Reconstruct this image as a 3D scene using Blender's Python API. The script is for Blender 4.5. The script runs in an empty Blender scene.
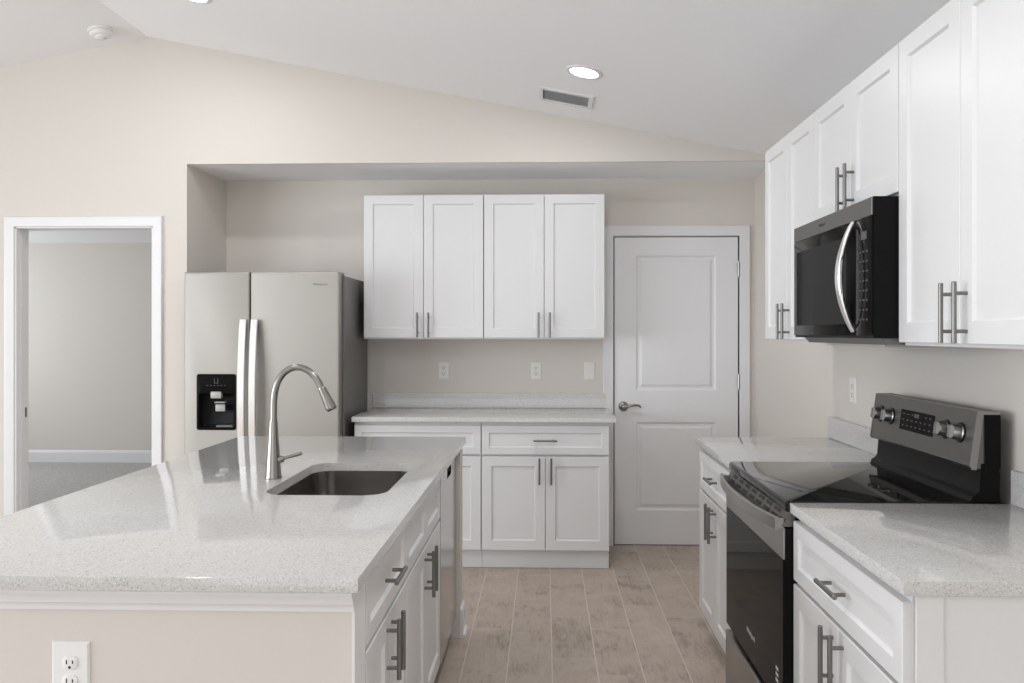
import bpy, bmesh, math, random
from mathutils import Vector, Matrix
random.seed(7)
S = bpy.context.scene
COL = S.collection
PI = math.pi

# ------------------------------------------------------------------ camera
cam_data = bpy.data.cameras.new('camera')
cam_data.sensor_width = 36.0
cam_data.lens = 820.6 / 1024 * 36.0
cam_data.shift_x = -9.0 / 1024
cam_data.shift_y = -8.0 / 1024
cam = bpy.data.objects.new('camera', cam_data)
COL.objects.link(cam)
cam.location = (0, 0, 1.4095)
cam.rotation_euler = (PI / 2, 0, 0.029)
S.camera = cam

# ------------------------------------------------------------------ world, lights, exposure
S.view_settings.view_transform = 'Standard'
S.view_settings.look = 'None'
S.view_settings.gamma = 1.0
S.view_settings.use_curve_mapping = False
S.view_settings.exposure = 0.0
S.cycles.use_denoising = True
S.cycles.max_bounces = 12
S.cycles.diffuse_bounces = 8
S.cycles.glossy_bounces = 6
S.cycles.sample_clamp_indirect = 6.0
W = bpy.data.worlds.new('daylight')
S.world = W
W.use_nodes = True
W.node_tree.nodes['Background'].inputs[0].default_value = (0.93, 0.965, 1.0, 1)
W.node_tree.nodes['Background'].inputs[1].default_value = 1.0


def area(name, loc, rot, sx, sy, power, col=(1, 1, 1)):
    d = bpy.data.lights.new(name, 'AREA')
    d.shape = 'RECTANGLE'
    d.size, d.size_y = sx, sy
    d.energy = power
    d.color = col
    o = bpy.data.objects.new(name, d)
    COL.objects.link(o)
    o.location = loc
    o.rotation_euler = rot
    return o


# added fill lamps standing in for daylight from unseen windows, great room and bedroom
DAY = (0.895, 0.953, 1.0)
area('daylight_fill_rear', (-0.8, -3.9, 1.25), (PI / 2 + 0.2, 0, 0), 4.2, 2.2, 28, DAY)
area('daylight_fill_side', (-5.45, 0.2, 1.3), (PI / 2 - 0.1, 0, -PI / 2), 5.4, 1.9, 204, DAY)
area('daylight_fill_bedroom', (-6.85, 6.9, 1.45), (PI / 2 + 0.3, 0, -PI / 2), 2.6, 1.6, 66, DAY)  # stands in for an unseen bedroom window; the wall there is solid


# ------------------------------------------------------------------ materials
def new_mat(name):
    m = bpy.data.materials.new(name)
    m.use_nodes = True
    nt = m.node_tree
    return m, nt, nt.nodes['Principled BSDF']


def N(nt, t, **kw):
    n = nt.nodes.new(t)
    for k, v in kw.items():
        setattr(n, k, v)
    return n


def paint(name, col, rough=0.5, metal=0.0, bump=0.0, scale=80, var=0.03, spec=0.5, stretch=None, coat=0.0):
    """Procedural surface: base colour with slight noise variation and a fine noise bump."""
    m, nt, b = new_mat(name)
    tc = N(nt, 'ShaderNodeTexCoord')
    mp = N(nt, 'ShaderNodeMapping')
    if stretch:
        mp.inputs['Scale'].default_value = stretch
    nt.links.new(tc.outputs['Object'], mp.inputs['Vector'])
    nz = N(nt, 'ShaderNodeTexNoise')
    nz.inputs['Scale'].default_value = scale
    nz.inputs['Detail'].default_value = 3
    nt.links.new(mp.outputs['Vector'], nz.inputs['Vector'])
    r = N(nt, 'ShaderNodeValToRGB')
    r.color_ramp.elements[0].color = tuple(c * (1 - var) for c in col) + (1,)
    r.color_ramp.elements[1].color = tuple(min(1, c * (1 + var)) for c in col) + (1,)
    r.color_ramp.elements[0].position = 0.3
    r.color_ramp.elements[1].position = 0.7
    nt.links.new(nz.outputs['Fac'], r.inputs['Fac'])
    nt.links.new(r.outputs['Color'], b.inputs['Base Color'])
    b.inputs['Roughness'].default_value = rough
    b.inputs['Metallic'].default_value = metal
    b.inputs['Specular IOR Level'].default_value = spec
    b.inputs['Coat Weight'].default_value = coat
    if bump:
        bp = N(nt, 'ShaderNodeBump')
        bp.inputs['Strength'].default_value = bump
        bp.inputs['Distance'].default_value = 0.002
        nt.links.new(nz.outputs['Fac'], bp.inputs['Height'])
        nt.links.new(bp.outputs['Normal'], b.inputs['Normal'])
    return m


def quartz(name):
    m, nt, b = new_mat(name)
    tc = N(nt, 'ShaderNodeTexCoord')
    v = N(nt, 'ShaderNodeTexVoronoi')
    v.inputs['Scale'].default_value = 400
    nt.links.new(tc.outputs['Object'], v.inputs['Vector'])
    sep = N(nt, 'ShaderNodeSeparateColor')
    nt.links.new(v.outputs['Color'], sep.inputs[0])
    r = N(nt, 'ShaderNodeValToRGB')
    r.color_ramp.interpolation = 'CONSTANT'
    e = r.color_ramp.elements
    e[0].position, e[0].color = 0.0, (0.29, 0.285, 0.276, 1)
    e[1].position, e[1].color = 0.10, (0.47, 0.464, 0.455, 1)
    x = e.new(0.30); x.color = (0.535, 0.529, 0.52, 1)
    x = e.new(0.75); x.color = (0.575, 0.568, 0.558, 1)
    x = e.new(0.93); x.color = (0.69, 0.685, 0.676, 1)
    nt.links.new(sep.outputs[0], r.inputs['Fac'])
    nz = N(nt, 'ShaderNodeTexNoise')
    nz.inputs['Scale'].default_value = 55
    nz.inputs['Detail'].default_value = 4
    nt.links.new(tc.outputs['Object'], nz.inputs['Vector'])
    mx = N(nt, 'ShaderNodeMix', data_type='RGBA')
    mx.inputs[7].default_value = (0.555, 0.549, 0.54, 1)
    mr = N(nt, 'ShaderNodeMapRange')
    mr.inputs[1].default_value, mr.inputs[2].default_value = 0.3, 0.7
    mr.inputs[3].default_value, mr.inputs[4].default_value = 0.15, 0.65
    nt.links.new(nz.outputs['Fac'], mr.inputs[0])
    nt.links.new(mr.outputs[0], mx.inputs[0])
    nt.links.new(r.outputs['Color'], mx.inputs[6])
    nt.links.new(mx.outputs[2], b.inputs['Base Color'])
    b.inputs['Roughness'].default_value = 0.065
    b.inputs['IOR'].default_value = 1.55
    return m


def floor_mat(name):
    m, nt, b = new_mat(name)
    L = nt.links.new
    tc = N(nt, 'ShaderNodeTexCoord')
    sp = N(nt, 'ShaderNodeSeparateXYZ')
    L(tc.outputs['Object'], sp.inputs[0])

    def M(op, a, bb=None):
        n = N(nt, 'ShaderNodeMath', operation=op)
        for i, q in enumerate((a, bb)):
            if q is None:
                continue
            if isinstance(q, (int, float)):
                n.inputs[i].default_value = q
            else:
                L(q, n.inputs[i])
        return n.outputs[0]
    TW, TL = 0.1885, 0.527
    u = M('DIVIDE', M('SUBTRACT', sp.outputs[0], 0.031), TW)
    ci = M('FLOOR', u)
    fu = M('SUBTRACT', u, ci)
    vv = M('DIVIDE', M('ADD', M('SUBTRACT', sp.outputs[1], 4.62), M('MULTIPLY', ci, TL / 3)), TL)
    ri = M('FLOOR', vv)
    fv = M('SUBTRACT', vv, ri)
    du = M('MULTIPLY', M('MINIMUM', fu, M('SUBTRACT', 1.0, fu)), TW)
    dv = M('MULTIPLY', M('MINIMUM', fv, M('SUBTRACT', 1.0, fv)), TL)
    gu = M('LESS_THAN', du, 0.0024)
    gv = M('LESS_THAN', dv, 0.0016)
    g = M('MAXIMUM', gu, M('MULTIPLY', gv, 0.7))
    wn = N(nt, 'ShaderNodeTexWhiteNoise', noise_dimensions='2D')
    cv = N(nt, 'ShaderNodeCombineXYZ')
    L(ci, cv.inputs[0]); L(ri, cv.inputs[1])
    L(cv.outputs[0], wn.inputs['Vector'])
    # grain: noise stretched along the plank, shifted per tile
    off = N(nt, 'ShaderNodeVectorMath', operation='MULTIPLY_ADD')
    L(wn.outputs['Color'], off.inputs[0])
    off.inputs[1].default_value = (7, 7, 7)
    L(tc.outputs['Object'], off.inputs[2])
    mp = N(nt, 'ShaderNodeMapping')
    mp.inputs['Scale'].default_value = (30, 5.5, 5)
    L(off.outputs[0], mp.inputs[0])
    n1 = N(nt, 'ShaderNodeTexNoise')
    n1.inputs['Scale'].default_value = 1.0
    n1.inputs['Detail'].default_value = 8
    n1.inputs['Roughness'].default_value = 0.65
    n1.inputs['Distortion'].default_value = 1.6
    L(mp.outputs[0], n1.inputs['Vector'])
    n2 = N(nt, 'ShaderNodeTexNoise')
    n2.inputs['Scale'].default_value = 6.0
    n2.inputs['Detail'].default_value = 3
    L(off.outputs[0], n2.inputs['Vector'])
    f = M('ADD', M('ADD', M('MULTIPLY', n1.outputs['Fac'], 0.55), M('MULTIPLY', n2.outputs['Fac'], 0.45)),
          M('MULTIPLY', M('SUBTRACT', wn.outputs['Value'], 0.5), 0.10))
    r = N(nt, 'ShaderNodeValToRGB')
    e = r.color_ramp.elements
    e[0].position, e[0].color = 0.32, (0.262, 0.212, 0.172, 1)
    e[1].position, e[1].color = 0.67, (0.51, 0.435, 0.37, 1)
    x = e.new(0.47); x.color = (0.430, 0.357, 0.299, 1)
    L(f, r.inputs['Fac'])
    mx = N(nt, 'ShaderNodeMix', data_type='RGBA')
    mx.inputs[7].default_value = (0.58, 0.525, 0.47, 1)
    L(g, mx.inputs[0]); L(r.outputs['Color'], mx.inputs[6])
    L(mx.outputs[2], b.inputs['Base Color'])
    b.inputs['Roughness'].default_value = 0.48
    bp = N(nt, 'ShaderNodeBump')
    bp.inputs['Strength'].default_value = 0.25
    bp.inputs['Distance'].default_value = 0.002
    L(M('SUBTRACT', M('MULTIPLY', n1.outputs['Fac'], 0.3), g), bp.inputs['Height'])
    L(bp.outputs['Normal'], b.inputs['Normal'])
    return m


def emit(name, col, s):
    m, nt, b = new_mat(name)
    b.inputs['Base Color'].default_value = (0.9, 0.9, 0.9, 1)
    b.inputs['Emission Color'].default_value = (*col, 1)
    b.inputs['Emission Strength'].default_value = s
    return m


M_WALL = paint('beige_wall_paint', (0.660, 0.624, 0.582), 0.75, bump=0.12, scale=120, var=0.006, spec=0.3)
M_CEIL = paint('white_ceiling_paint', (0.88, 0.885, 0.90), 0.85, bump=0.15, scale=90, var=0.006, spec=0.2)
M_TRIM = paint('white_trim_paint', (0.74, 0.74, 0.752), 0.4, var=0.005)
M_DOOR = paint('white_door_paint', (0.76, 0.76, 0.77), 0.42, var=0.005)
M_CAB = paint('white_cabinet_lacquer', (0.70, 0.70, 0.705), 0.36, var=0.005)
M_PULL = paint('brushed_nickel', (0.225, 0.22, 0.213), 0.38, 1.0, scale=200, var=0.05)
M_STEEL = paint('brushed_stainless', (0.385, 0.368, 0.343), 0.55, 1.0, scale=60, var=0.02, stretch=(0.3, 0.3, 12))
M_STEELB = paint('bright_stainless', (0.86, 0.86, 0.86), 0.25, 1.0, scale=60, var=0.02)
M_CHROME = paint('polished_steel', (0.42, 0.415, 0.405), 0.32, 1.0, var=0.01)
M_FAUC = paint('faucet_nickel', (0.28, 0.266, 0.25), 0.24, 1.0, scale=90, var=0.02)
M_SINK = paint('sink_steel', (0.37, 0.35, 0.332), 0.21, 1.0, scale=90, var=0.04, stretch=(0.5, 20, 0.5))
M_SLATE = paint('dark_stainless', (0.175, 0.168, 0.160), 0.38, 0.85, scale=60, var=0.04, stretch=(1, 12, 1))
M_STEELR = paint('range_stainless', (0.36, 0.35, 0.335), 0.36, 1.0, scale=60, var=0.02, stretch=(0.3, 0.3, 12))
M_STEELW = paint('dishwasher_stainless', (0.47, 0.46, 0.445), 0.16, 1.0, scale=60, var=0.015, stretch=(0.3, 0.3, 12))
M_GREYM = paint('mid_grey_metal', (0.30, 0.29, 0.28), 0.4, 0.8, var=0.03)
M_CASE = paint('grey_painted_steel', (0.155, 0.15, 0.145), 0.42, 0.2, bump=0.1, scale=300, var=0.03)
M_BLACK = paint('black_enamel', (0.008, 0.008, 0.008), 0.3, var=0.02, spec=0.06)
M_TINT = paint('tinted_black_glass', (0.009, 0.0088, 0.0085), 0.06, var=0.02, spec=0.03)
M_GLASS = paint('black_glass', (0.012, 0.0115, 0.011), 0.035, var=0.02, spec=0.26)
M_PLAST = paint('black_plastic', (0.010, 0.010, 0.011), 0.4, var=0.03, spec=0.08)
M_GREYP = paint('grey_plastic', (0.42, 0.42, 0.41), 0.3, var=0.02)
M_MARK = paint('pale_printing', (0.55, 0.55, 0.54), 0.5, var=0.01)
M_DIM = paint('dim_printing', (0.075, 0.075, 0.075), 0.5, var=0.01)
M_DEVICE = paint('white_plastic', (0.80, 0.80, 0.80), 0.35, var=0.005)
M_IVORY = paint('almond_white_plastic', (0.76, 0.745, 0.72), 0.4, var=0.005)
M_SLOT = paint('dark_slot', (0.02, 0.02, 0.02), 0.6, var=0.01)
M_LOUV = paint('vent_grey', (0.66, 0.66, 0.67), 0.5, var=0.01)
M_LEVER = paint('satin_nickel', (0.30, 0.285, 0.27), 0.25, 1.0, var=0.03)
M_CARPET = paint('grey_carpet', (0.46, 0.445, 0.435), 0.95, bump=1.0, scale=75, var=0.25, spec=0.1)
M_LENS = emit('lit_lens', (1.0, 0.98, 0.95), 9.0)
M_QUARTZ = quartz('speckled_white_quartz')
M_FLOOR = floor_mat('wood_look_tile')


# ------------------------------------------------------------------ mesh helpers
def box(bm, x0, x1, y0, y1, z0, z1):
    v = [bm.verts.new(p) for p in ((x0, y0, z0), (x1, y0, z0), (x1, y1, z0), (x0, y1, z0),
                                   (x0, y0, z1), (x1, y0, z1), (x1, y1, z1), (x0, y1, z1))]
    for f in ((3, 2, 1, 0), (4, 5, 6, 7), (0, 1, 5, 4), (1, 2, 6, 5), (2, 3, 7, 6), (3, 0, 4, 7)):
        bm.faces.new([v[i] for i in f])
    return v


def bbox(x0, x1, y0, y1, z0, z1, bevel=0.0, seg=2):
    bm = bmesh.new()
    box(bm, x0, x1, y0, y1, z0, z1)
    if bevel:
        bmesh.ops.bevel(bm, geom=bm.edges[:], offset=bevel, segments=seg, affect='EDGES', profile=0.5)
    return bm


def obj(name, bm, mat, parent=None, loc=(0, 0, 0), rot=(0, 0, 0), smooth=True, angle=35):
    me = bpy.data.meshes.new(name)
    bmesh.ops.recalc_face_normals(bm, faces=bm.faces[:])
    bm.to_mesh(me)
    bm.free()
    for p in me.polygons:
        p.use_smooth = smooth
    if smooth:
        me.set_sharp_from_angle(angle=math.radians(angle))
    me.materials.append(mat)
    o = bpy.data.objects.new(name, me)
    COL.objects.link(o)
    o.location = loc
    o.rotation_euler = rot
    if parent:
        o.parent = parent
    return o


def tag(o, label, cat, group=None):
    o['label'] = label
    o['category'] = cat
    if group:
        o['group'] = group
    return o


def thing(name, label, cat, loc=(0, 0, 0), rz=0.0, group=None, ry=0.0):
    o = bpy.data.objects.new(name, None)
    o.empty_display_size = 0.1
    COL.objects.link(o)
    o.location = loc
    o.rotation_euler = (0, ry, rz)
    return tag(o, label, cat, group)


def struct(name, bm, mat, smooth=False):
    o = obj(name, bm, mat, smooth=smooth)
    o['kind'] = 'structure'
    return o


def picture(bm, w, h, rings, x0=0.0, z0=0.0):
    """Rectangular front: rings of (inset, y) from the outer back edge to the centre field, facing -y."""
    prev = None
    for (i, y) in rings:
        cur = [bm.verts.new(p) for p in ((x0 - w / 2 + i, y, z0 + i), (x0 + w / 2 - i, y, z0 + i),
                                         (x0 + w / 2 - i, y, z0 + h - i), (x0 - w / 2 + i, y, z0 + h - i))]
        if prev is None:
            first = cur
        else:
            for k in range(4):
                bm.faces.new((prev[k], prev[(k + 1) % 4], cur[(k + 1) % 4], cur[k]))
        prev = cur
    bm.faces.new(prev)
    bm.faces.new(first[::-1])


def shaker_bm(w, h, rail=0.057, t=0.02):
    bm = bmesh.new()
    picture(bm, w, h, [(0, t), (0, 0.0018), (0.0018, 0), (rail, 0), (rail + 0.0065, 0.0085)])
    return bm


def ring_tube(bm, pts, rad, n=12, cap=True):
    """Round tube along pts; rad may be a number or a list."""
    pts = [Vector(p) for p in pts]
    rad = rad if isinstance(rad, (list, tuple)) else [rad] * len(pts)
    up = None
    rings = []
    for i, p in enumerate(pts):
        a = pts[max(i - 1, 0)]
        c = pts[min(i + 1, len(pts) - 1)]
        d = (c - a).normalized()
        if up is None:
            up = Vector((0, 0, 1)) if abs(d.z) < 0.9 else Vector((0, 1, 0))
        s = d.cross(up).normalized()
        up = s.cross(d).normalized()
        rings.append([bm.verts.new(p + rad[i] * (math.cos(2 * PI * k / n) * s + math.sin(2 * PI * k / n) * up)) for k in range(n)])
    for r0, r1 in zip(rings, rings[1:]):
        for k in range(n):
            bm.faces.new((r0[k], r0[(k + 1) % n], r1[(k + 1) % n], r1[k]))
    if cap:
        bm.faces.new(rings[0][::-1])
        bm.faces.new(rings[-1])


def lathe(bm, prof, n=32, M=None):
    """Spin (r, z) profile about z; end radii of 0 close to a point."""
    M = M or Matrix()
    rings = []
    for r, z in prof:
        if r <= 1e-6:
            rings.append([bm.verts.new(M @ Vector((0, 0, z)))])
        else:
            rings.append([bm.verts.new(M @ Vector((r * math.cos(2 * PI * k / n), r * math.sin(2 * PI * k / n), z))) for k in range(n)])
    for a, b in zip(rings, rings[1:]):
        for k in range(n):
            q = [a[k % len(a)], a[(k + 1) % len(a)], b[(k + 1) % len(b)], b[k % len(b)]]
            u = []
            for v in q:
                if v not in u:
                    u.append(v)
            if len(u) > 2:
                bm.faces.new(u)
    for e in (rings[0], rings[-1]):
        if len(e) > 2:
            bm.faces.new(e)


def prism(bm, poly, axis, a, b):
    """Extrude a 2-D polygon; axis 'y': poly is (x,z), axis 'x': poly is (y,z), axis 'z': poly is (x,y)."""
    def P(p, t):
        return {'y': (p[0], t, p[1]), 'x': (t, p[0], p[1]), 'z': (p[0], p[1], t)}[axis]
    v0 = [bm.verts.new(P(p, a)) for p in poly]
    v1 = [bm.verts.new(P(p, b)) for p in poly]
    n = len(poly)
    bm.faces.new(v0)
    bm.faces.new(v1[::-1])
    for i in range(n):
        bm.faces.new((v0[i], v0[(i + 1) % n], v1[(i + 1) % n], v1[i]))


def rrect(x0, x1, y0, y1, r, seg=8):
    pts = []
    for cx, cy, a0 in ((x1 - r, y1 - r, 0), (x0 + r, y1 - r, 90), (x0 + r, y0 + r, 180), (x1 - r, y0 + r, 270)):
        for k in range(seg + 1):
            a = math.radians(a0 + 90 * k / seg)
            pts.append((cx + r * math.cos(a), cy + r * math.sin(a)))
    return pts


def plate(bm, levels, hole=None, axis='z'):
    """Slab: levels = [(outer 2-D loop, t)...] from one face to the other; the two end faces may have a hole loop."""
    def P(p, t):
        return (p[0], p[1], t) if axis == 'z' else (p[0], t, p[1])
    rings = [[bm.verts.new(P(p, t)) for p in lp] for lp, t in levels]
    n = len(rings[0])
    for a, b in zip(rings, rings[1:]):
        for k in range(n):
            bm.faces.new((a[k], a[(k + 1) % n], b[(k + 1) % n], b[k]))
    if not hole:
        bm.faces.new(rings[0][::-1])
        bm.faces.new(rings[-1])
        return
    hs = []
    for ring, t in ((rings[0], levels[0][1]), (rings[-1], levels[-1][1])):
        hv = [bm.verts.new(P(p, t)) for p in hole]
        hs.append(hv)
        es = []
        for lp in (ring, hv):
            for k in range(len(lp)):
                e = bm.edges.get((lp[k], lp[(k + 1) % len(lp)])) or bm.edges.new((lp[k], lp[(k + 1) % len(lp)]))
                es.append(e)
        bmesh.ops.triangle_fill(bm, use_beauty=True, edges=es)
    m = len(hole)
    for k in range(m):
        bm.faces.new((hs[0][k], hs[0][(k + 1) % m], hs[1][(k + 1) % m], hs[1][k]))


def slab_bm(x0, x1, y0, y1, z0=0.884, z1=0.914, c=0.002, hole=None):
    bm = bmesh.new()
    R = lambda i: [(x0 + i, y0 + i), (x1 - i, y0 + i), (x1 - i, y1 - i), (x0 + i, y1 - i)]
    plate(bm, [(R(c * .5), z0), (R(0), z0 + c * .5), (R(0), z1 - c), (R(c * .3), z1 - c * .3), (R(c), z1)], hole)
    return bm


def frame_sweep(bm, xl, xr, zt, prof, z0=0.0):
    """Door casing: profile of (outward offset, y) swept up, across and down the opening."""
    rings = [[bm.verts.new(p) for p in ((xl - d, y, z0), (xl - d, y, zt + d), (xr + d, y, zt + d), (xr + d, y, z0))] for d, y in prof]
    n = len(rings)
    for i in range(n):
        a, b = rings[i], rings[(i + 1) % n]
        for k in range(3):
            bm.faces.new((a[k], a[k + 1], b[k + 1], b[k]))
    bm.faces.new([r[0] for r in rings])
    bm.faces.new([r[3] for r in rings][::-1])


def strip_sweep(bm, pts, side, w, t, widths=None):
    """Flat bar of width w (along side) and thickness t swept along pts, with softened corners."""
    pts = [Vector(p) for p in pts]
    side = Vector(side).normalized()
    rings = []
    for i, p in enumerate(pts):
        d = (pts[min(i + 1, len(pts) - 1)] - pts[max(i - 1, 0)]).normalized()
        nrm = d.cross(side).normalized()
        ww = widths[i] if widths else w
        rr = [(-.5, -.25), (-.42, -.5), (.42, -.5), (.5, -.25), (.5, .25), (.42, .5), (-.42, .5), (-.5, .25)]
        rings.append([bm.verts.new(p + side * (a * ww) + nrm * (b * t)) for a, b in rr])
    for a, b in zip(rings, rings[1:]):
        for k in range(8):
            bm.faces.new((a[k], a[(k + 1) % 8], b[(k + 1) % 8], b[k]))
    bm.faces.new(rings[0][::-1])
    bm.faces.new(rings[-1])


def text(name, body, size, mat, parent, loc, rot, ext=0.0003):
    cu = bpy.data.curves.new(name, 'FONT')
    cu.body = body
    cu.size = size
    cu.extrude = ext
    cu.align_x = 'CENTER'
    cu.align_y = 'CENTER'
    cu.materials.append(mat)
    o = bpy.data.objects.new(name, cu)
    COL.objects.link(o)
    o.parent = parent
    o.location = loc
    o.rotation_euler = rot
    bpy.context.view_layer.update()
    me = bpy.data.meshes.new_from_object(o.evaluated_get(bpy.context.evaluated_depsgraph_get()))
    m = bpy.data.objects.new(name + '_lettering', me)
    COL.objects.link(m)
    m.parent = parent
    m.location = loc
    m.rotation_euler = rot
    bpy.data.objects.remove(o)
    m.name = name
    return m


def pull(parent, loc, vertical=True, length=0.156, cc=0.096):
    """Bar pull standing off a front that faces -y."""
    bm = bmesh.new()
    ax = Vector((0, 0, 1)) if vertical else Vector((1, 0, 0))
    off = Vector((0, -0.032, 0))
    ring_tube(bm, [off - ax * length / 2, off - ax * (length / 2 - .001), off + ax * (length / 2 - .001), off + ax * length / 2],
              [.0052, .0062, .0062, .0052], 14)
    for s in (-1, 1):
        ring_tube(bm, [ax * (s * cc / 2) + Vector((0, 0.0, 0)), ax * (s * cc / 2) + off], 0.005, 10)
    return obj('handle', bm, M_PULL, parent, loc)


# ------------------------------------------------------------------ the room
YH, YB = 4.92, 5.475              # plane of the header wall, plane of the alcove's back wall
XR = 1.372                        # kitchen wall at the right
RX, RZ = -2.411, 3.212            # ridge of the vaulted ceiling
SR, SL = 0.1985, 0.193           # slopes right and left of the ridge
XLFT, YREAR = -5.6, -4.0
top = lambda x: RZ - SR * (x - RX) if x > RX else RZ + SL * (x - RX)
OL, OR_, OT = -3.240, -2.374, 2.066  # doorway to the bedroom
AL = -2.172                       # left side of the alcove

bm = bmesh.new()
box(bm, XLFT - .1, XR + .15, YREAR - .1, YB + .3, -0.1, 0.0)
struct('floor', bm, M_FLOOR)
bm = bmesh.new()
box(bm, -7.2, -2.2, YH + .075, 9.0, -0.09, 0.006)
struct('floor_bedroom', bm, M_CARPET)

bm = bmesh.new()
x0, x1 = XLFT - .1, XR + .2
prism(bm, [(x0, top(x0)), (RX, RZ), (x1, top(x1)), (x1, top(x1) + .1), (RX, RZ + .1), (x0, top(x0) + .1)], 'y', YREAR - .1, YH + .12)
struct('ceiling', bm, M_CEIL)
bm = bmesh.new()
box(bm, AL - .02, XR + .15, YH + .02, YB + .12, 2.4374, 2.47)
struct('ceiling_alcove', bm, M_CEIL)
bm = bmesh.new()
box(bm, -7.2, -2.2, YH + .12, 9.0, 2.395, 2.5)
struct('ceiling_bedroom', bm, M_CEIL)

WT = 0.115
bm = bmesh.new()                  # header-plane wall with the doorway
prism(bm, [(XLFT - .1, 0), (OL, 0), (OL, top(OL)), (XLFT - .1, top(XLFT - .1))], 'y', YH, YH + WT)
prism(bm, [(OL, OT), (OR_, OT), (OR_, top(OR_)), (RX, RZ), (OL, top(OL))], 'y', YH, YH + WT)
prism(bm, [(OR_, 0), (AL, 0), (AL, top(AL)), (OR_, top(OR_))], 'y', YH, YH + WT)
prism(bm, [(AL, 2.4374), (XR + .03, 2.4374), (XR + .03, top(XR + .03)), (AL, top(AL))], 'y', YH, YH + .02)
struct('wall_back', bm, M_WALL)
bm = bmesh.new()
prism(bm, [(AL, YH + .01), (AL + .030, YB + .1), (AL - .115, YB + .1), (AL - .115, YH + .01)], 'z', 0, 2.44)
struct('wall_alcove_left', bm, M_WALL)
DL, DR, DT = 0.459, 1.286, 2.055  # pantry door opening
bm = bmesh.new()
box(bm, AL + .01, DL, YB, YB + .12, 0, 2.44)
box(bm, DL, DR, YB, YB + .12, DT, 2.44)
box(bm, DR, XR + .15, YB, YB + .12, 0, 2.44)
box(bm, DL - .1, DR + .1, YB + .121, YB + .2, 0, 2.3)  # added backing behind the door, keeps outside light out of the gaps
struct('wall_alcove_back', bm, M_WALL)
bm = bmesh.new()
box(bm, XR, XR + .15, YREAR - .1, 3.858, 0, 2.7)
box(bm, XR + .014, XR + .15, 3.858, YB + .1, 0, 2.7)
struct('wall_right', bm, M_WALL)
# great room behind the camera: rear wall and left wall, each with an added, unseen window opening
bm = bmesh.new()
box(bm, XLFT - .1, -2.95, YREAR - .1, YREAR, 0, 2.45)
box(bm, 1.34, XR + .15, YREAR - .1, YREAR, 0, 2.45)
prism(bm, [(XLFT - .1, 2.45), (XR + .15, 2.45), (XR + .15, top(XR + .15)), (RX, RZ), (XLFT - .1, top(XLFT - .1))], 'y', YREAR - .1, YREAR)
struct('wall_rear', bm, M_WALL)
bm = bmesh.new()
box(bm, XLFT - .1, XLFT, YREAR, -2.6, 0, 2.7)
box(bm, XLFT - .1, XLFT, 3.0, YH, 0, 2.7)
box(bm, XLFT - .1, XLFT, -2.6, 3.0, 0, 0.33)
box(bm, XLFT - .1, XLFT, -2.6, 3.0, 2.30, 2.7)
struct('wall_left', bm, M_WALL)
bm = bmesh.new()
box(bm, -7.2, -2.2, 8.8, 8.9, 0, 2.44)
box(bm, -2.3, -2.2, YH + WT, 8.8, 0, 2.44)
box(bm, -7.1, -7.0, YH + WT, 8.8, 0, 2.44)
box(bm, -7.1, XLFT - .1, YH, YH + WT, 0, 2.44)
struct('wall_bedroom', bm, M_WALL)

# trim
CAS = [(0.0, 0.0), (0.004, -.010), (.010, -.012), (.030, -.0125), (.044, -.016), (.056, -.018), (.064, -.018), (.068, -.014), (.068, 0.0)]
CAS2 = [(d * .91, y) for d, y in CAS]
bm = bmesh.new()
frame_sweep(bm, OL + .007, OR_ - .007, OT - .007, [(d, y + YH) for d, y in CAS2])
struct('trim_1', bm, M_TRIM, True)
bm = bmesh.new()                  # jamb lining of the doorway with its stop
box(bm, OL, OL + .014, YH - .001, YH + WT + .004, 0, OT)
box(bm, OR_ - .014, OR_, YH - .001, YH + WT + .004, 0, OT)
box(bm, OL, OR_, YH - .001, YH + WT + .004, OT - .014, OT)
box(bm, OL + .014, OL + .022, YH + .035, YH + .07, 0, OT - .014)
box(bm, OR_ - .026, OR_ - .014, YH + .035, YH + .07, 0, OT - .014)
jamb = struct('trim_2', bm, M_TRIM)
sp_ = obj('strike_plate', bbox(0, .002, -.014, .014, -.03, .03, .0008, 1), M_LEVER, jamb, (OL + .0138, YH + .088, .92))
bm = bmesh.new()
prism(bm, [(8.8, 0.006), (8.785, 0.006), (8.785, .115), (8.792, .135), (8.8, .14)], 'x', -7.0, -2.3)
struct('baseboard_bedroom', bm, M_TRIM)
bm = bmesh.new()
prism(bm, [(YH, 0), (YH - .014, 0), (YH - .014, .115), (YH - .006, .135), (YH, .14)], 'x', XLFT, OL - .073)
prism(bm, [(YH, 0), (YH - .014, 0), (YH - .014, .115), (YH - .006, .135), (YH, .14)], 'x', OR_ + .073, AL)
struct('baseboard_back', bm, M_TRIM)

# pantry door
DC = (DL + DR) / 2
bm = bmesh.new()
frame_sweep(bm, DL - .002, DR + .002, DT + .002, [(d, y + YB) for d, y in CAS])
box(bm, DL - .004, DL, YB + .0, YB + .12, 0, DT)
box(bm, DR, DR + .004, YB + .0, YB + .12, 0, DT)
struct('trim_3', bm, M_TRIM, True)
bm = bmesh.new()
DW_, DH_ = (DR - DL) - .010, DT - .012
dx0, dx1 = -DW_ / 2, DW_ / 2
PX = (0.605 - DC, 1.138 - DC)
P1, P2 = (1.022, 1.925), (0.225, 0.816)
T_ = .035
box(bm, dx0, PX[0], 0, T_, 0, DH_)
box(bm, PX[1], dx1, 0, T_, 0, DH_)
for z0, z1 in ((0, P2[0]), (P2[1], P1[0]), (P1[1], DH_)):
    box(bm, PX[0], PX[1], 0, T_, z0, z1)
for z0, z1 in (P1, P2):
    picture(bm, PX[1] - PX[0], z1 - z0, [(0, T_), (0, 0), (.004, .001), (.014, .010), (.026, .010), (.040, .003), (.044, .002)], (PX[0] + PX[1]) / 2, z0)
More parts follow.
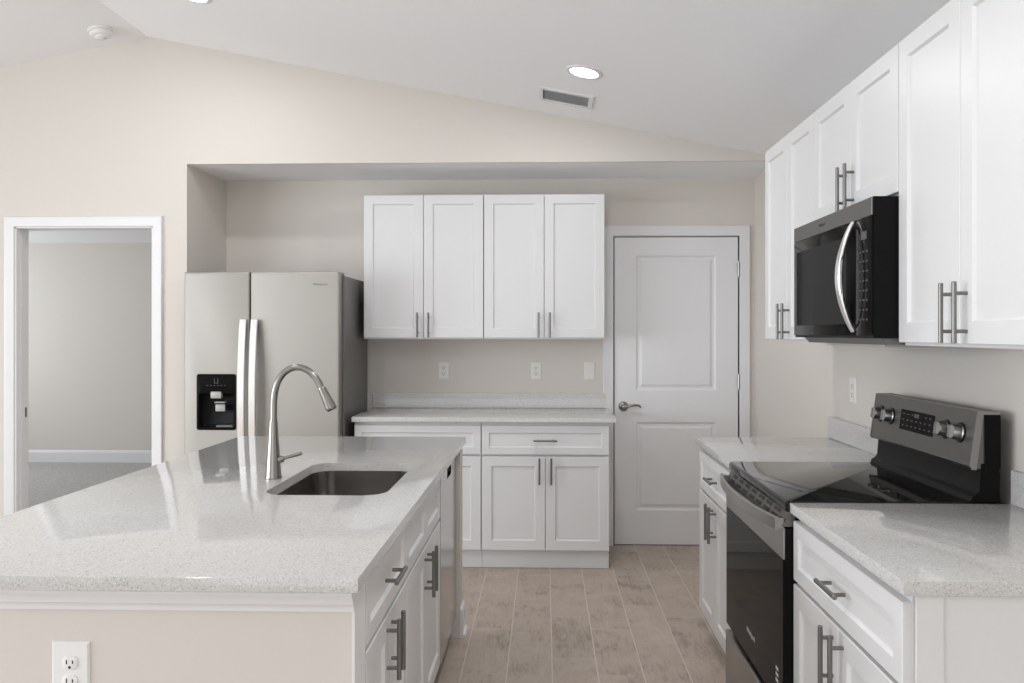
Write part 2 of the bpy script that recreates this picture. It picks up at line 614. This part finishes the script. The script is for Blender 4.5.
door = struct('door_1', bm, M_DOOR)
door.location = (DC, YB + .008, 0.006)
for z in (1.829, 1.083, 0.25):
    h = bmesh.new()
    ring_tube(h, [(0, 0, -.045), (0, 0, .045)], .0075, 10)
    for k in (-.05, .05):
        ring_tube(h, [(0, 0, k - .004), (0, 0, k + .004)], .0055, 10)
    box(h, -.004, .004, 0.0, .006, -.045, .045)
    obj('hinge', h, M_LEVER, door, (dx1 + .004, -.010, z))
lv = bmesh.new()
lathe(lv, [(0, -.0), (.033, -.0), (.033, .004), (.029, .010), (.016, .014), (.012, .02), (.012, .05), (0, .052)], 28,
      Matrix.Rotation(PI / 2, 4, 'X'))
ring_tube(lv, [(-.004, -.045, .0), (.02, -.047, 0.002), (.05, -.048, .010), (.08, -.047, .012), (.10, -.044, .008), (.112, -.041, -.002)],
          [.010, .009, .008, .008, .0075, .005], 12)
obj('door_handle', lv, M_LEVER, door, (0.523 - DC, 0, .918))


# ------------------------------------------------------------------ cabinets
def base_cabinet(name, label, loc, rz, w, drawers, doors, group, depth=0.60, pulls=True, w0=None, toe=0.065, top_open=False):
    """Front faces local -y; the door faces lie in y = 0. drawers / doors: list of (x0, x1)."""
    t = thing(name, label, 'cabinet', loc, rz, group)
    bm = bmesh.new()
    a, b = -w / 2 + .001, w / 2 - .001
    box(bm, a, a + .018, .0205, depth, .114, .882)
    box(bm, b - .018, b, .0205, depth, .114, .882)
    box(bm, a + .018, b - .018, depth - .012, depth, .114, .882)
    box(bm, a + .018, b - .018, .0205, depth - .012, .114, .132)
    box(bm, a + .018, b - .018, .0205, .06, .862, .882)
    box(bm, a + .018, b - .018, .024, .06, .664, .702)
    if not top_open:
        box(bm, a + .018, b - .018, depth - .09, depth - .012, .862, .882)
    obj('carcass', bm, M_CAB, t, smooth=False)
    obj('toe_kick', bbox(a, b, toe, toe + .016, 0.001, .1135), M_CAB, t, smooth=False)
    for x0, x1 in drawers:
        d = obj('drawer_front', shaker_bm(x1 - x0, .172, rail=.042), M_CAB, t, ((x0 + x1) / 2, 0, .690))
        if pulls:
            pull(d, (0, 0, .086), False, .14)
    for x0, x1, hx in doors:
        d = obj('door', shaker_bm(x1 - x0, .556), M_CAB, t, ((x0 + x1) / 2, 0, .122))
        pull(d, (hx - (x0 + x1) / 2, 0, .556 - .084))
    return t


def pair(w, g=.003, e=.003, off=.035, shift=0.0):
    h = w / 2
    return [(-h + e, shift - g / 2, shift - off), (shift + g / 2, h - e, shift + off)]


G_BASE = 'white shaker base cabinets'
XB0, XBM, XB1 = -1.140, -0.378, 0.384
YCB = 4.872
wB = .762
base_cabinet('base_cabinet', 'white base cabinet beside the refrigerator, left of the pair along the back wall', ((XB0 + XBM) / 2, YCB, 0), 0, wB,
             [(-wB / 2 + .003, wB / 2 - .003)], pair(wB), G_BASE)
base_cabinet('base_cabinet', 'white base cabinet along the back wall next to the grey-white pantry door', ((XBM + XB1) / 2, YCB, 0), 0, wB,
             [(-wB / 2 + .003, wB / 2 - .003)], pair(wB), G_BASE)
XF = 0.727                        # door faces of the right-hand run
c = base_cabinet('base_cabinet', 'white base cabinet on the far side of the range, under the short right counter', (XF, (3.195 + 3.887) / 2, 0), -PI / 2, .692,
                 [(-.343, .343)], pair(.692), G_BASE)
c = base_cabinet('base_cabinet', 'white base cabinet nearest the camera on the right, in front of the range', (XF, (1.690 + 2.426) / 2, 0), -PI / 2, .736,
                 [(-.365, .365)], pair(.736), G_BASE)
bm = bbox(.368, .380, .030, .640, 0.001, .882, .001, 1)
box(bm, .376, .3835, .022, .075, 0.001, .882)
obj('end_panel', bm, M_CAB, c)
XI = -0.408                       # door faces of the island
c = base_cabinet('base_cabinet', 'white island cabinet with one drawer, at the near end of the island', (XI, (1.866 + 2.416) / 2, 0), PI / 2, .55,
                 [(-.272, .272)], pair(.55, off=.032), G_BASE)
obj('filler_strip', bbox(-.336, -.281, .008, .03, 0.001, .882, .001, 1), M_CAB, c)
c = base_cabinet('sink_base_cabinet', 'white island cabinet under the sink with two plain drawer fronts', (XI, (2.416 + 3.197) / 2, 0), PI / 2, .781,
                 [(-.388, -.0015), (.0015, .388)], pair(.781, off=.035), G_BASE, pulls=False, top_open=True)


def wall_cabinet(label, loc, rz, w, h, group, d=0.305):
    t = thing('wall_cabinet', label, 'cabinet', loc, rz, group)
    bm = bmesh.new()
    a, b = -w / 2 + .001, w / 2 - .001
    box(bm, a, a + .018, .0205, d, 0, h)
    box(bm, b - .018, b, .0205, d, 0, h)
    box(bm, a + .018, b - .018, d - .012, d, 0, h)
    box(bm, a + .018, b - .018, .0205, d - .012, 0, .018)
    box(bm, a + .018, b - .018, .0205, d - .012, h - .018, h)
    obj('carcass', bm, M_CAB, t, smooth=False)
    for x0, x1, hx in pair(w):
        dr = obj('door', shaker_bm(x1 - x0, h - .011), M_CAB, t, ((x0 + x1) / 2, 0, .009))
        pull(dr, (hx - (x0 + x1) / 2, 0, .080))
    return t


G_WALL = 'white shaker wall cabinets'
XUL, XUM, XUR = -1.147, -0.385, 0.377
YU = 5.158
wall_cabinet('white wall cabinet over the back counter, the one nearer the refrigerator', ((XUL + XUM) / 2, YU, 1.374), 0, .762, .912, G_WALL, YB - YU - .001)
wall_cabinet('white wall cabinet over the back counter, the one nearer the pantry door', ((XUM + XUR) / 2, YU, 1.374), 0, .762, .912, G_WALL, YB - YU - .001)
XU = 1.063
dU = XR - XU - .001
wall_cabinet('white wall cabinet at the far end of the right wall, beyond the microwave', (XU, (3.280 + 3.995) / 2, 1.374), -PI / 2, .715, .912, G_WALL, dU)
wall_cabinet('short white wall cabinet directly above the microwave', (XU, (2.501 + 3.280) / 2, 1.828), -PI / 2, .779, .458, G_WALL, dU)
wall_cabinet('tall white wall cabinet on the right wall nearest the camera', (XU, 2.501 - .367, 1.374), -PI / 2, .734, .912, G_WALL, dU)

# ------------------------------------------------------------------ countertops
t = obj('countertop', slab_bm(-1.148, .421, 4.845, YB - .001), M_QUARTZ)
tag(t, 'speckled white quartz countertop along the back wall under the wall cabinets', 'countertop', 'quartz countertops')
obj('backsplash', slab_bm(-1.148, .405, YB - .019, YB - .001, .914, 1.012, .0015), M_QUARTZ, t)
t = obj('countertop', slab_bm(.718, XR - .001, 3.195, 3.943), M_QUARTZ)
tag(t, 'short speckled white quartz countertop on the far side of the range', 'countertop', 'quartz countertops')
obj('backsplash', slab_bm(XR - .019, XR - .001, 3.195, 3.965, .914, 1.012, .0015), M_QUARTZ, t)
t = obj('countertop', slab_bm(.718, XR - .001, 1.664, 2.424), M_QUARTZ)
tag(t, 'speckled white quartz countertop at the right edge, in front of the range', 'countertop', 'quartz countertops')
obj('backsplash', slab_bm(XR - .019, XR - .001, 1.655, 2.424, .914, 1.012, .0015), M_QUARTZ, t)

HOLE = rrect(-.875, -.492, 2.495, 3.122, .075)
t = obj('countertop', slab_bm(-1.47, -.378, 1.648, 3.925, hole=HOLE), M_QUARTZ)
tag(t, 'large speckled white quartz island countertop with a sink cut into it', 'countertop', 'quartz countertops')

# ------------------------------------------------------------------ island walls
bm = bmesh.new()
box(bm, -1.22, -.402, 1.70, 1.80, 0, .882)
box(bm, -1.22, -1.10, 1.80, 3.80, 0, .882)
box(bm, -1.22, -.392, 3.785, 3.90, 0, .882)
struct('wall_island', bm, M_WALL)
bm = bmesh.new()                  # moulding under the worktop at the near end
prism(bm, [(1.70, .8835), (1.668, .8835), (1.668, .872), (1.676, .862), (1.680, .850), (1.686, .846), (1.690, .838), (1.690, .832), (1.70, .829)], 'x', -1.23, -.395)
struct('trim_4', bm, M_TRIM, True)
bm = bmesh.new()
box(bm, -.402, -.396, 1.699, 1.80, 0, .882)
struct('trim_5', bm, M_TRIM)
bm = bmesh.new()                  # baseboard and shoe round the far end of the island
e = -.392
prism(bm, [(e, 0), (e + .013, 0), (e + .013, .112), (e + .008, .130), (e, .135)], 'y', 3.785, 3.914)
prism(bm, [(e + .013, 0), (e + .026, 0), (e + .025, .010), (e + .020, .017), (e + .013, .019)], 'y', 3.785, 3.914)
prism(bm, [(3.90, 0), (3.914, 0), (3.914, .112), (3.909, .130), (3.90, .135)], 'x', -1.22, e)
struct('baseboard_island', bm, M_TRIM)

# ------------------------------------------------------------------ sink and faucet
t = thing('sink', 'undermount stainless steel sink set into the island countertop', 'sink', (-.6835, 2.8085, .700))
bm = bmesh.new()
hx, hy = .1915, .3135
lv_ = [(.012, .1835, .075), (-.002, .1835, .075), (-.004, .12, .073), (-.008, .035, .07), (-.022, .008, .06), (-.06, 0, .045)]
rings = []
for g, z, r in lv_:
    rings.append([bm.verts.new((p[0], p[1], z)) for p in rrect(-hx - g, hx + g, -hy - g, hy + g, r)])
n = len(rings[0])
for a, b in zip(rings, rings[1:]):
    for k in range(n):
        bm.faces.new((a[k], a[(k + 1) % n], b[(k + 1) % n], b[k]))
bm.faces.new(rings[-1])
obj('bowl', bm, M_SINK, t)
bm = bmesh.new()
lathe(bm, [(0, .006), (.02, .006), (.024, .003), (.034, .0025), (.042, .004), (.045, .001)], 32)
obj('drain', bm, M_CHROME, t)

t = thing('faucet', 'brushed nickel gooseneck pull-down faucet standing beside the island sink', 'faucet', (-.927, 2.778, .914))
bm = bmesh.new()
lathe(bm, [(0, 0), (.028, 0), (.0285, .004), (.0265, .012), (.0225, .07), (.0175, .135), (.0145, .185), (.0140, .197), (0, .197)], 36)
obj('body', bm, M_FAUC, t)
ctrl = [(.001, .19), (.001, .23), (.002, .268), (.007, .304), (.020, .339), (.044, .367), (.076, .380), (.108, .375), (.136, .356), (.156, .329), (.168, .302)]
pts = []
for i in range(len(ctrl) - 1):       # Catmull-Rom through the traced centre line
    p0, p1, p2, p3 = (Vector((*ctrl[max(0, min(len(ctrl) - 1, i + k))], 0)) for k in (-1, 0, 1, 2))
    for s in range(4):
        u = s / 4
        q = 0.5 * ((2 * p1) + (p2 - p0) * u + (2 * p0 - 5 * p1 + 4 * p2 - p3) * u * u + (3 * p1 - p0 - 3 * p2 + p3) * u ** 3)
        pts.append((q.x, 0, q.y))
pts.append((ctrl[-1][0], 0, ctrl[-1][1]))
bm = bmesh.new()
ring_tube(bm, pts, .0115, 18)
obj('spout', bm, M_FAUC, t)
bm = bmesh.new()
a, b = Vector((.165, 0, .312)), Vector((.202, 0, .236))
d = b - a
ring_tube(bm, [a, a + d * .03, a + d * .06, a + d * .5, a + d * .88, a + d * .96, b], [.0122, .0132, .0135, .0165, .0195, .0195, .0175], 22)
sh = obj('spray_head', bm, M_FAUC, t)
bm = bmesh.new()
ring_tube(bm, [b, b + d.normalized() * .0015], .0145, 20)
obj('nozzle', bm, M_PLAST, sh)
bm = bmesh.new()
ring_tube(bm, [(.010, 0, .064), (.030, 0, .066), (.036, 0, .0665)], [.0135, .0125, .0095], 16)
ring_tube(bm, [(.030, 0, .067), (.055, 0, .075), (.085, 0, .083), (.098, 0, .087)], [.0062, .0058, .0062, .0058], 12)
obj('lever', bm, M_FAUC, t)

# ------------------------------------------------------------------ dishwasher
t = thing('dishwasher', 'stainless steel dishwasher built into the island beside the sink cabinet', 'dishwasher', (XI, (3.199 + 3.781) / 2, 0), PI / 2)
obj('tub', bbox(-.288, .288, .03, .56, .09, .872), M_CASE, t, smooth=False)
bm = bmesh.new()
DWO = rrect(-.289, .289, .105, .870, .004, 2)
plate(bm, [(DWO, .03), (DWO, .003), (rrect(-.286, .286, .108, .867, .004, 2), 0)], rrect(-.075, .075, .80, .842, .012, 5), axis='y')
obj('door', bm, M_STEELW, t)
obj('pocket_handle', bbox(-.08, .08, .022, .029, .795, .847), M_PLAST, t)
obj('toe_kick', bbox(-.288, .288, .055, .07, .001, .10), M_PLAST, t, smooth=False)

# ------------------------------------------------------------------ refrigerator
FX0, FX1, FSP, FY = -2.118, -1.200, -1.727, 4.76
FZ0, FZ1 = .065, 1.772
t = thing('refrigerator', 'stainless steel side-by-side refrigerator with an ice and water dispenser', 'refrigerator', ((FX0 + FX1) / 2, FY, 0))
fx = lambda x: x - (FX0 + FX1) / 2
bm = bbox(fx(FX0) + .006, fx(FX1) + .014, .068, .70, .03, 1.752, .004, 1)
obj('case', bm, M_CASE, t)
obj('base_grille', bbox(fx(FX0) + .01, fx(FX1) - .01, .05, .067, .012, .062), M_PLAST, t)
for sx in (-1, 1):
    for sy in (.10, .66):
        f = bmesh.new()
        lathe(f, [(0, 0.001), (.018, 0.001), (.018, .03), (0, .03)], 16)
        obj('foot', f, M_PLAST, t, (sx * .40, sy, 0))


def fridge_door(name, x0, x1, hole=None):
    bm = bmesh.new()
    R = lambda i: rrect(x0 + i, x1 - i, FZ0 + i, FZ1 - i, .006, 3)
    plate(bm, [(R(0), .062), (R(0), .010), (R(.0012), .005), (R(.0045), .0015), (R(.010), 0)], hole, axis='y')
    return obj(name, bm, M_STEEL, t)


DX0, DX1, DZ0, DZ1 = fx(-2.042), fx(-1.809), .843, 1.172
frz = fridge_door('freezer_door', fx(FX0), fx(FSP) - .003, rrect(DX0 + .004, DX1 - .004, DZ0 + .004, DZ1 - .004, .012, 5))
ref = fridge_door('refrigerator_door', fx(FSP) + .003, fx(FX1))
for d, x in ((frz, fx(FSP) - .033), (ref, fx(FSP) + .033)):
    bm = bmesh.new()
    zs = [.50 + .99 * k / 24 for k in range(25)]
    strip_sweep(bm, [(x, -.018 - .042 * math.sin(PI * k / 24) ** .8, z) for k, z in enumerate(zs)], (1, 0, 0), .042, .017)
    for z in (.515, 1.475):
        box(bm, x - .016, x + .016, -.020, .0005, z - .013, z + .013)
    obj('handle', bm, M_STEELB, d)
text('badge', 'Whirlpool', .020, M_CASE, ref, (fx(-1.312), -.0006, 1.697), (PI / 2, 0, 0))
for x in (fx(FX0) + .05, fx(FX1) - .05):
    obj('hinge_cover', bbox(x - .045, x + .045, .064, .15, 1.7525, 1.772, .005, 2), M_CASE, t)
# dispenser: black bezel, recess with paddles and a control face
dsp = bmesh.new()
plate(dsp, [(rrect(DX0, DX1, DZ0, DZ1, .014, 5), .0), (rrect(DX0, DX1, DZ0, DZ1, .014, 5), -.003), (rrect(DX0 + .003, DX1 - .003, DZ0 + .003, DZ1 - .003, .012, 5), -.005)],
      rrect(DX0 + .012, DX1 - .012, DZ0 + .014, DZ0 + .215, .010, 5), axis='y')
dsp = obj('dispenser', dsp, M_TINT, t)
bm = bmesh.new()
rc = [(rrect(DX0 + .0121, DX1 - .0121, DZ0 + .0141, DZ0 + .2149, .010, 5), -.001), (rrect(DX0 + .016, DX1 - .016, DZ0 + .018, DZ0 + .213, .012, 5), .045),
      (rrect(DX0 + .03, DX1 - .03, DZ0 + .03, DZ0 + .205, .012, 5), .056)]
rr_ = [[bm.verts.new((p[0], y, p[1])) for p in lp] for lp, y in rc]
for a, b in zip(rr_, rr_[1:]):
    for k in range(len(a)):
        bm.faces.new((a[k], a[(k + 1) % len(a)], b[(k + 1) % len(b)], b[k]))
bm.faces.new(rr_[-1])
obj('recess', bm, M_PLAST, dsp)
cx = (DX0 + DX1) / 2
obj('chute', bbox(cx - .032, cx + .032, -.012, .02, DZ0 + .186, DZ0 + .226, .006, 2), M_GREYP, dsp)
obj('spout_ring', bbox(cx - .012, cx + .05, -.004, .035, DZ0 + .158, DZ0 + .166, .003, 1), M_GREYP, dsp)
obj('paddle', bbox(cx - .012, cx + .046, .012, .022, DZ0 + .108, DZ0 + .150, .004, 2), M_GREYP, dsp, rot=(0, 0, 0))
obj('drip_tray', bbox(cx - .004, DX1 - .02, -.002, .04, DZ0 + .016, DZ0 + .028, .003, 1), M_CASE, dsp)
bm = bmesh.new()
box(bm, cx - .012, cx - .009, -.0055, -.0045, DZ1 - .052, DZ1 - .026)
box(bm, cx + .009, cx + .012, -.0055, -.0045, DZ1 - .052, DZ1 - .026)
box(bm, cx - .012, cx + .012, -.0055, -.0045, DZ1 - .055, DZ1 - .052)
for k in range(6):
    x = cx - .052 + k * .021
    box(bm, x - .005, x + .005, -.0055, -.0045, DZ1 - .069, DZ1 - .066)
obj('control_icons', bm, M_DIM, dsp)

# ------------------------------------------------------------------ range
RY0, RY1 = 2.428, 3.188
RC = (RY0 + RY1) / 2
RW = RY1 - RY0
RF = 0.700
t = thing('range', 'black glass-top electric range with stainless oven handle on the right', 'range', (RF, RC, 0), -PI / 2)
h = RW / 2
# local: x from -h (far) to +h (near), y = 0 at the oven door face, into the wall +y
bm = bmesh.new()
box(bm, -h + .002, h - .002, .034, .628, .04, .884)
obj('body', bm, M_BLACK, t, smooth=False)
for sx in (-1, 1):
    for sy in (.07, .60):
        f = bmesh.new()
        lathe(f, [(0, 0.001), (.02, 0.001), (.02, .04), (0, .04)], 16)
        obj('foot', f, M_PLAST, t, (sx * .33, sy, 0))
bm = bmesh.new()
CT = lambda i: rrect(-h + i, h - i, .008 + i, .600, .012, 4)
plate(bm, [(CT(.004), .885), (CT(0), .890), (CT(0), .909), (CT(.003), .914), (CT(.007), .917)])
ct = obj('cooktop', bm, M_GLASS, t)
# sloped vent strip above the door, with its slots
bm = bmesh.new()
prism(bm, [(-.004, .842), (.020, .884), (.034, .884), (.034, .842)], 'x', -h + .003, h - .003)
vs = obj('vent_trim', bm, M_SLATE, t, smooth=False)
for r_ in range(2):
    for k in range(7):
        bm = bmesh.new()
        x = -h + .10 + k * .092
        y, z = -.004 + .024 * (.32 + .4 * r_), .842 + .042 * (.32 + .4 * r_)
        v = [bm.verts.new(p) for p in ((x - .03, y - .0042, z - .0042), (x + .03, y - .0042, z - .0042), (x + .03, y + .0015, z + .0062), (x - .03, y + .0015, z + .0062))]
        bm.faces.new(v)
        obj('vent_slot', bm, M_SLOT, vs)
# oven door: stainless band over a black glass
bm = bmesh.new()
box(bm, -h + .004, h - .004, .004, .032, .296, .836)
dr = obj('oven_door', bm, M_BLACK, t, smooth=False)
obj('door_band', bbox(-h + .003, h - .003, -.001, .006, .745, .837, .0015, 1), M_STEELR, dr)
obj('window', bbox(-h + .004, h - .022, -.0005, .006, .298, .744, .0012, 1), M_TINT, dr)
obj('edge_trim', bbox(h - .021, h - .003, -.001, .006, .298, .744, .0012, 1), M_BLACK, dr)
bm = bmesh.new()
K = 20
strip_sweep(bm, [(-h + .006 + (RW - .012) * k / K, -.018 - .034 * math.sin(PI * k / K) ** .8, .852) for k in range(K + 1)], (0, 0, 1), .038, .013)
for x in (-h + .020, h - .020):
    box(bm, x - .012, x + .012, -.016, .003, .836, .866)
obj('handle', bm, M_STEELR, dr)
text('badge', 'Whirlpool', .026, M_MARK, dr, (0, -.0012, .388), (PI / 2, 0, 0))
bm = bmesh.new()
for k in range(3):
    z = .360 + .018 * k
    box(bm, h - .078, h - .052, -.0013, -.0006, z, z + .010)
obj('sticker', bm, M_MARK, dr)
obj('storage_drawer', bbox(-h + .003, h - .003, -.004, .03, .062, .272, .004, 2), M_STEELR, t)
# back guard: black riser, slanted dark stainless control panel
bm = bmesh.new()
prism(bm, [(.540, .9175), (.545, .932), (.556, .938), (.566, .950), (.572, 1.03), (.625, 1.03), (.625, .9175)], 'x', -h + .022, h - .002)
obj('riser', bm, M_BLACK, t, angle=60)
bm = bmesh.new()
prism(bm, [(.540, 1.022), (.546, 1.014), (.60, 1.014), (.60, 1.1815), (.562, 1.1815)], 'x', -h + .030, h - .004)
pn = obj('control_panel', bm, M_SLATE, t, smooth=False)
bm = bmesh.new()
box(bm, -h + .030, h - .004, .6005, .628, 1.014, 1.181)
box(bm, h - .0039, h + .001, .582, .626, 1.018, 1.173)
obj('panel_back', bm, M_BLACK, pn, smooth=False)
bm = bmesh.new()
prism(bm, [(.538, 1.022), (.544, 1.012), (.556, 1.012), (.576, 1.173), (.626, 1.173), (.626, 1.1825), (.561, 1.1825)], 'x', h - .0039, h + .003)
obj('end_trim', bm, M_GREYM, pn, smooth=False)
bm = bmesh.new()
prism(bm, [(.538, 1.022), (.544, 1.012), (.556, 1.012), (.576, 1.173), (.626, 1.173), (.626, 1.1825), (.561, 1.1825)], 'x', -h + .023, -h + .0299)
obj('end_trim', bm, M_GREYM, pn, smooth=False)
th = math.atan2(.022, .1685)      # panel slant
PM = Matrix.Translation((0, .540, 1.020)) @ Matrix.Rotation(-th, 4, 'X')


def on_panel(bm):
    bm.transform(PM)
    return bm


dspx0, dspx1 = RC - 2.925, RC - 2.680
bm = bmesh.new()
box(bm, dspx0, dspx1, -.0015, .001, .056, .126)
ds = obj('display', on_panel(bm), M_TINT, pn)
for r_ in range(3):
    for k in range(7):
        x = dspx0 + .026 + k * .0325
        z = .070 + r_ * .020
        if (r_, k) not in ((2, 3), (2, 4)):
            obj('touch_key', on_panel(bbox(x - .006, x + .006, -.0022, -.0014, z, z + .004)), M_DIM, ds)
obj('clock', on_panel(bbox(dspx0 + .105, dspx0 + .140, -.0022, -.0014, .105, .118)), M_DIM, ds)
for yk in (3.095, 3.005, 2.600, 2.510):
    x = RC - yk
    bm = bmesh.new()
    lathe(bm, [(0, 0), (.026, 0), (.0255, .004), (.0235, .006), (.0225, .024), (.0205, .029), (0, .029)], 28, Matrix.Translation((x, 0, .092)) @ Matrix.Rotation(PI / 2, 4, 'X'))
    box(bm, x - .005, x + .005, -.036, -.028, .074, .110)
    obj('knob', on_panel(bm), M_CHROME, pn)
    bm = bmesh.new()
    lathe(bm, [(.027, 0), (.031, 0), (.030, .002), (.027, .002)], 28, Matrix.Translation((x, 0, .092)) @ Matrix.Rotation(PI / 2, 4, 'X'))
    obj('dial_ring', on_panel(bm), M_PLAST, pn)

# ------------------------------------------------------------------ microwave
MX, MY0, MY1, MZ0, MZ1 = .986, 2.505, 3.277, 1.395, 1.824
mw = MY1 - MY0
t = thing('microwave', 'black over-the-range microwave with a curved steel handle', 'microwave', (MX, (MY0 + MY1) / 2, MZ0), -PI / 2)
h = mw / 2
H = MZ1 - MZ0
dep = XR - MX - .001
bm = bmesh.new()
box(bm, -h, h, .0052, dep, 0, H)
obj('case', bm, M_BLACK, t, smooth=False)
obj('top_band', bbox(-h, h - .002, 0, .005, H - .056, H - .001, .0012, 1), M_SLATE, t)
dr = obj('door', bbox(-h, h - .128, 0, .005, .008, H - .057, .0015, 2), M_TINT, t)
obj('window', bbox(-h + .035, h - .21, -.0004, .001, .045, H - .10, .0003, 1), M_TINT, dr)
bm = bmesh.new()
K = 20
z0, z1 = .022, H - .060
hxm = (MY0 + MY1) / 2 - 2.656
strip_sweep(bm, [(hxm, .002 - .048 * math.sin(PI * k / K) ** .85, z0 + (z1 - z0) * k / K) for k in range(K + 1)], (1, 0, 0), .030, .014,
            widths=[.020 + .014 * math.sin(PI * k / K) for k in range(K + 1)])
obj('handle', bm, M_STEELB, dr)
kp = obj('keypad', bbox(h - .126, h - .002, 0, .005, .008, H - .057, .0015, 2), M_TINT, t)
for r_ in range(8):
    for k in range(3):
        x, z = h - .096 + k * .026, .055 + r_ * .030
        obj('key', bbox(x, x + .012, -.0007, .0003, z, z + .005), M_DIM, kp)
obj('clock_display', bbox(h - .085, h - .040, -.0007, .0003, .305, .330), M_DIM, kp)
text('badge', 'Whirlpool', .016, M_DIM, t, (-.06, -.0005, H - .028), (PI / 2, 0, 0))
bm = bmesh.new()
prism(bm, [(.03, 0), (.05, -.020), (.33, -.020), (.34, 0)], 'x', -h + .03, h - .01)
gr = obj('bottom_pan', bm, M_CASE, t, smooth=False)
bm = bmesh.new()
box(bm, -h + .20, h - .05, .06, .30, -.028, -.0205)
obj('grease_filter', bm, M_GREYP, gr)


# ------------------------------------------------------------------ outlets and switch
def wall_device(name, label, cat, loc, rz, kind, mat, group, pw=.071, ph=.116):
    t = thing(name, label, cat, loc, rz, group)
    bm = bmesh.new()
    picture(bm, pw, ph, [(0, 0), (0, -.002), (.004, -.0055), (.0045, -.0055)], 0, -ph / 2)
    obj('cover_plate', bm, mat, t)
    if kind == 'duplex':
        for s in (-1, 1):
            bm = bmesh.new()
            lp = rrect(-.0165, .0165, s * .0195 - .0140, s * .0195 + .0140, .011, 6)
            plate(bm, [(lp, -.004), (lp, -.0075), ([(p[0] * .95, (p[1] - s * .0195) * .95 + s * .0195) for p in lp], -.008)], axis='y')
            o = obj('receptacle', bm, mat, t)
            bm = bmesh.new()
            box(bm, -.0078, -.0052, -.0084, -.0076, s * .0195 - .002, s * .0195 + .007)
            box(bm, .0052, .0078, -.0084, -.0076, s * .0195 - .001, s * .0195 + .006)
            lathe(bm, [(0, .0076), (.003, .0076), (.003, .0084), (0, .0084)], 12, Matrix.Translation((0, 0, s * .0195 - .0085)) @ Matrix.Rotation(PI / 2, 4, 'X'))
            obj('slots', bm, M_SLOT, o)
    else:
        bm = bmesh.new()
        picture(bm, .034, .068, [(0, -.004), (0, -.0065), (.002, -.0075), (.0025, -.0075)], 0, -.034)
        obj('rocker', bm, mat, t)
    return t


G_OUT = 'wall outlets of the kitchen'
wall_device('outlet', 'white duplex outlet above the back counter, close to the refrigerator', 'outlet', (-.675, YB, 1.160), 0, 'duplex', M_IVORY, G_OUT)
wall_device('outlet', 'white duplex outlet above the middle of the back counter', 'outlet', (-.059, YB, 1.160), 0, 'duplex', M_IVORY, G_OUT)
wall_device('light_switch', 'white rocker light switch on the back wall beside the pantry door', 'switch', (.297, YB, 1.160), 0, 'rocker', M_IVORY, None)
wall_device('outlet', 'white outlet plate on the right wall just left of the range control panel', 'outlet', (XR, 3.69, 1.157), -PI / 2, 'duplex', M_IVORY, G_OUT)
wall_device('outlet', 'large white duplex outlet low on the beige end wall of the island', 'outlet', (-.996, 1.70, .6985), 0, 'duplex', M_DEVICE, G_OUT, .080, .126)

# ------------------------------------------------------------------ ceiling fittings
AR = math.atan(SR)


def downlight(label, x, y, power):
    t = thing('recessed_light', label, 'ceiling light', (x, y, top(x)), 0, 'recessed ceiling lights', AR)
    bm = bmesh.new()
    lathe(bm, [(.070, -.002), (.072, -.006), (.086, -.007), (.092, -.004), (.093, 0.0)], 40)
    obj('trim_ring', bm, M_TRIM, t)
    bm = bmesh.new()
    lathe(bm, [(0, -.0035), (.0725, -.0035), (.0725, -.001), (0, -.001)], 40)
    obj('lens', bm, M_LENS, t)
    d = bpy.data.lights.new('lamp', 'AREA')
    d.shape = 'DISK'
    d.size = .14
    d.energy = power
    d.color = (0.985, .99, 1.0)
    o = bpy.data.objects.new('lamp', d)
    COL.objects.link(o)
    o.parent = t
    o.location = (0, 0, -.012)


downlight('round lit recessed ceiling light just above the ceiling vent', .194, 4.04, 8)
downlight('round lit recessed ceiling light cut by the top edge of the photo', -1.742, 4.0, 8)

downlight('added unseen recessed ceiling light overhead near the camera on the right side', .194, 1.5, 10)  # added out of view to brighten floor, counters and base cabinets
downlight('added unseen recessed ceiling light overhead near the camera on the island side', -1.752, 1.5, 10)  # second added fill light, also out of view

t = thing('ceiling_vent', 'white louvred air vent in the sloped ceiling below the round light', 'vent', (.115, 4.525, top(.115)), 0, None, AR)
bm = bmesh.new()
vo = [(-.155, -.122), (.155, -.122), (.155, .122), (-.155, .122)]
vi = lambda i: [(-.155 + i, -.122 + i), (.155 - i, -.122 + i), (.155 - i, .122 - i), (-.155 + i, .122 - i)]
plate(bm, [(vi(0), 0), (vi(0), -.004), (vi(.004), -.009), (vi(.006), -.009)], vi(.028))
obj('frame', bm, M_TRIM, t, smooth=False)
obj('duct', bbox(-.128, .128, -.095, .095, -.003, -.001), M_LOUV, t, smooth=False)
for k in range(7):
    y = -.081 + k * .027
    bm = bmesh.new()
    v = [(y - .012, -.0095), (y + .010, -.0035), (y + .0105, -.0028), (y - .0115, -.0088)]
    prism(bm, v, 'x', -.1275, .1275)
    obj('louver', bm, M_LOUV, t, smooth=False)

xs = -2.588
t = thing('smoke_detector', 'round white smoke detector on the left slope of the ceiling', 'smoke detector', (xs, 4.71, top(xs)), 0, None, -math.atan(SL))
bm = bmesh.new()
lathe(bm, [(0, 0), (.071, 0), (.071, -.010), (.066, -.013), (0, -.013)], 40)
obj('base', bm, M_DEVICE, t)
bm = bmesh.new()
lathe(bm, [(.058, -.0131), (.062, -.016), (.063, -.026), (.056, -.036), (.040, -.040), (.036, -.046), (.030, -.050), (0, -.051)], 40)
b_ = obj('cover', bm, M_DEVICE, t)
bm = bmesh.new()
lathe(bm, [(.0, -.0509), (.008, -.0512), (.008, -.053), (0, -.0535)], 20, Matrix.Translation((.016, 0, 0)))
obj('test_button', bm, M_GREYP, b_)
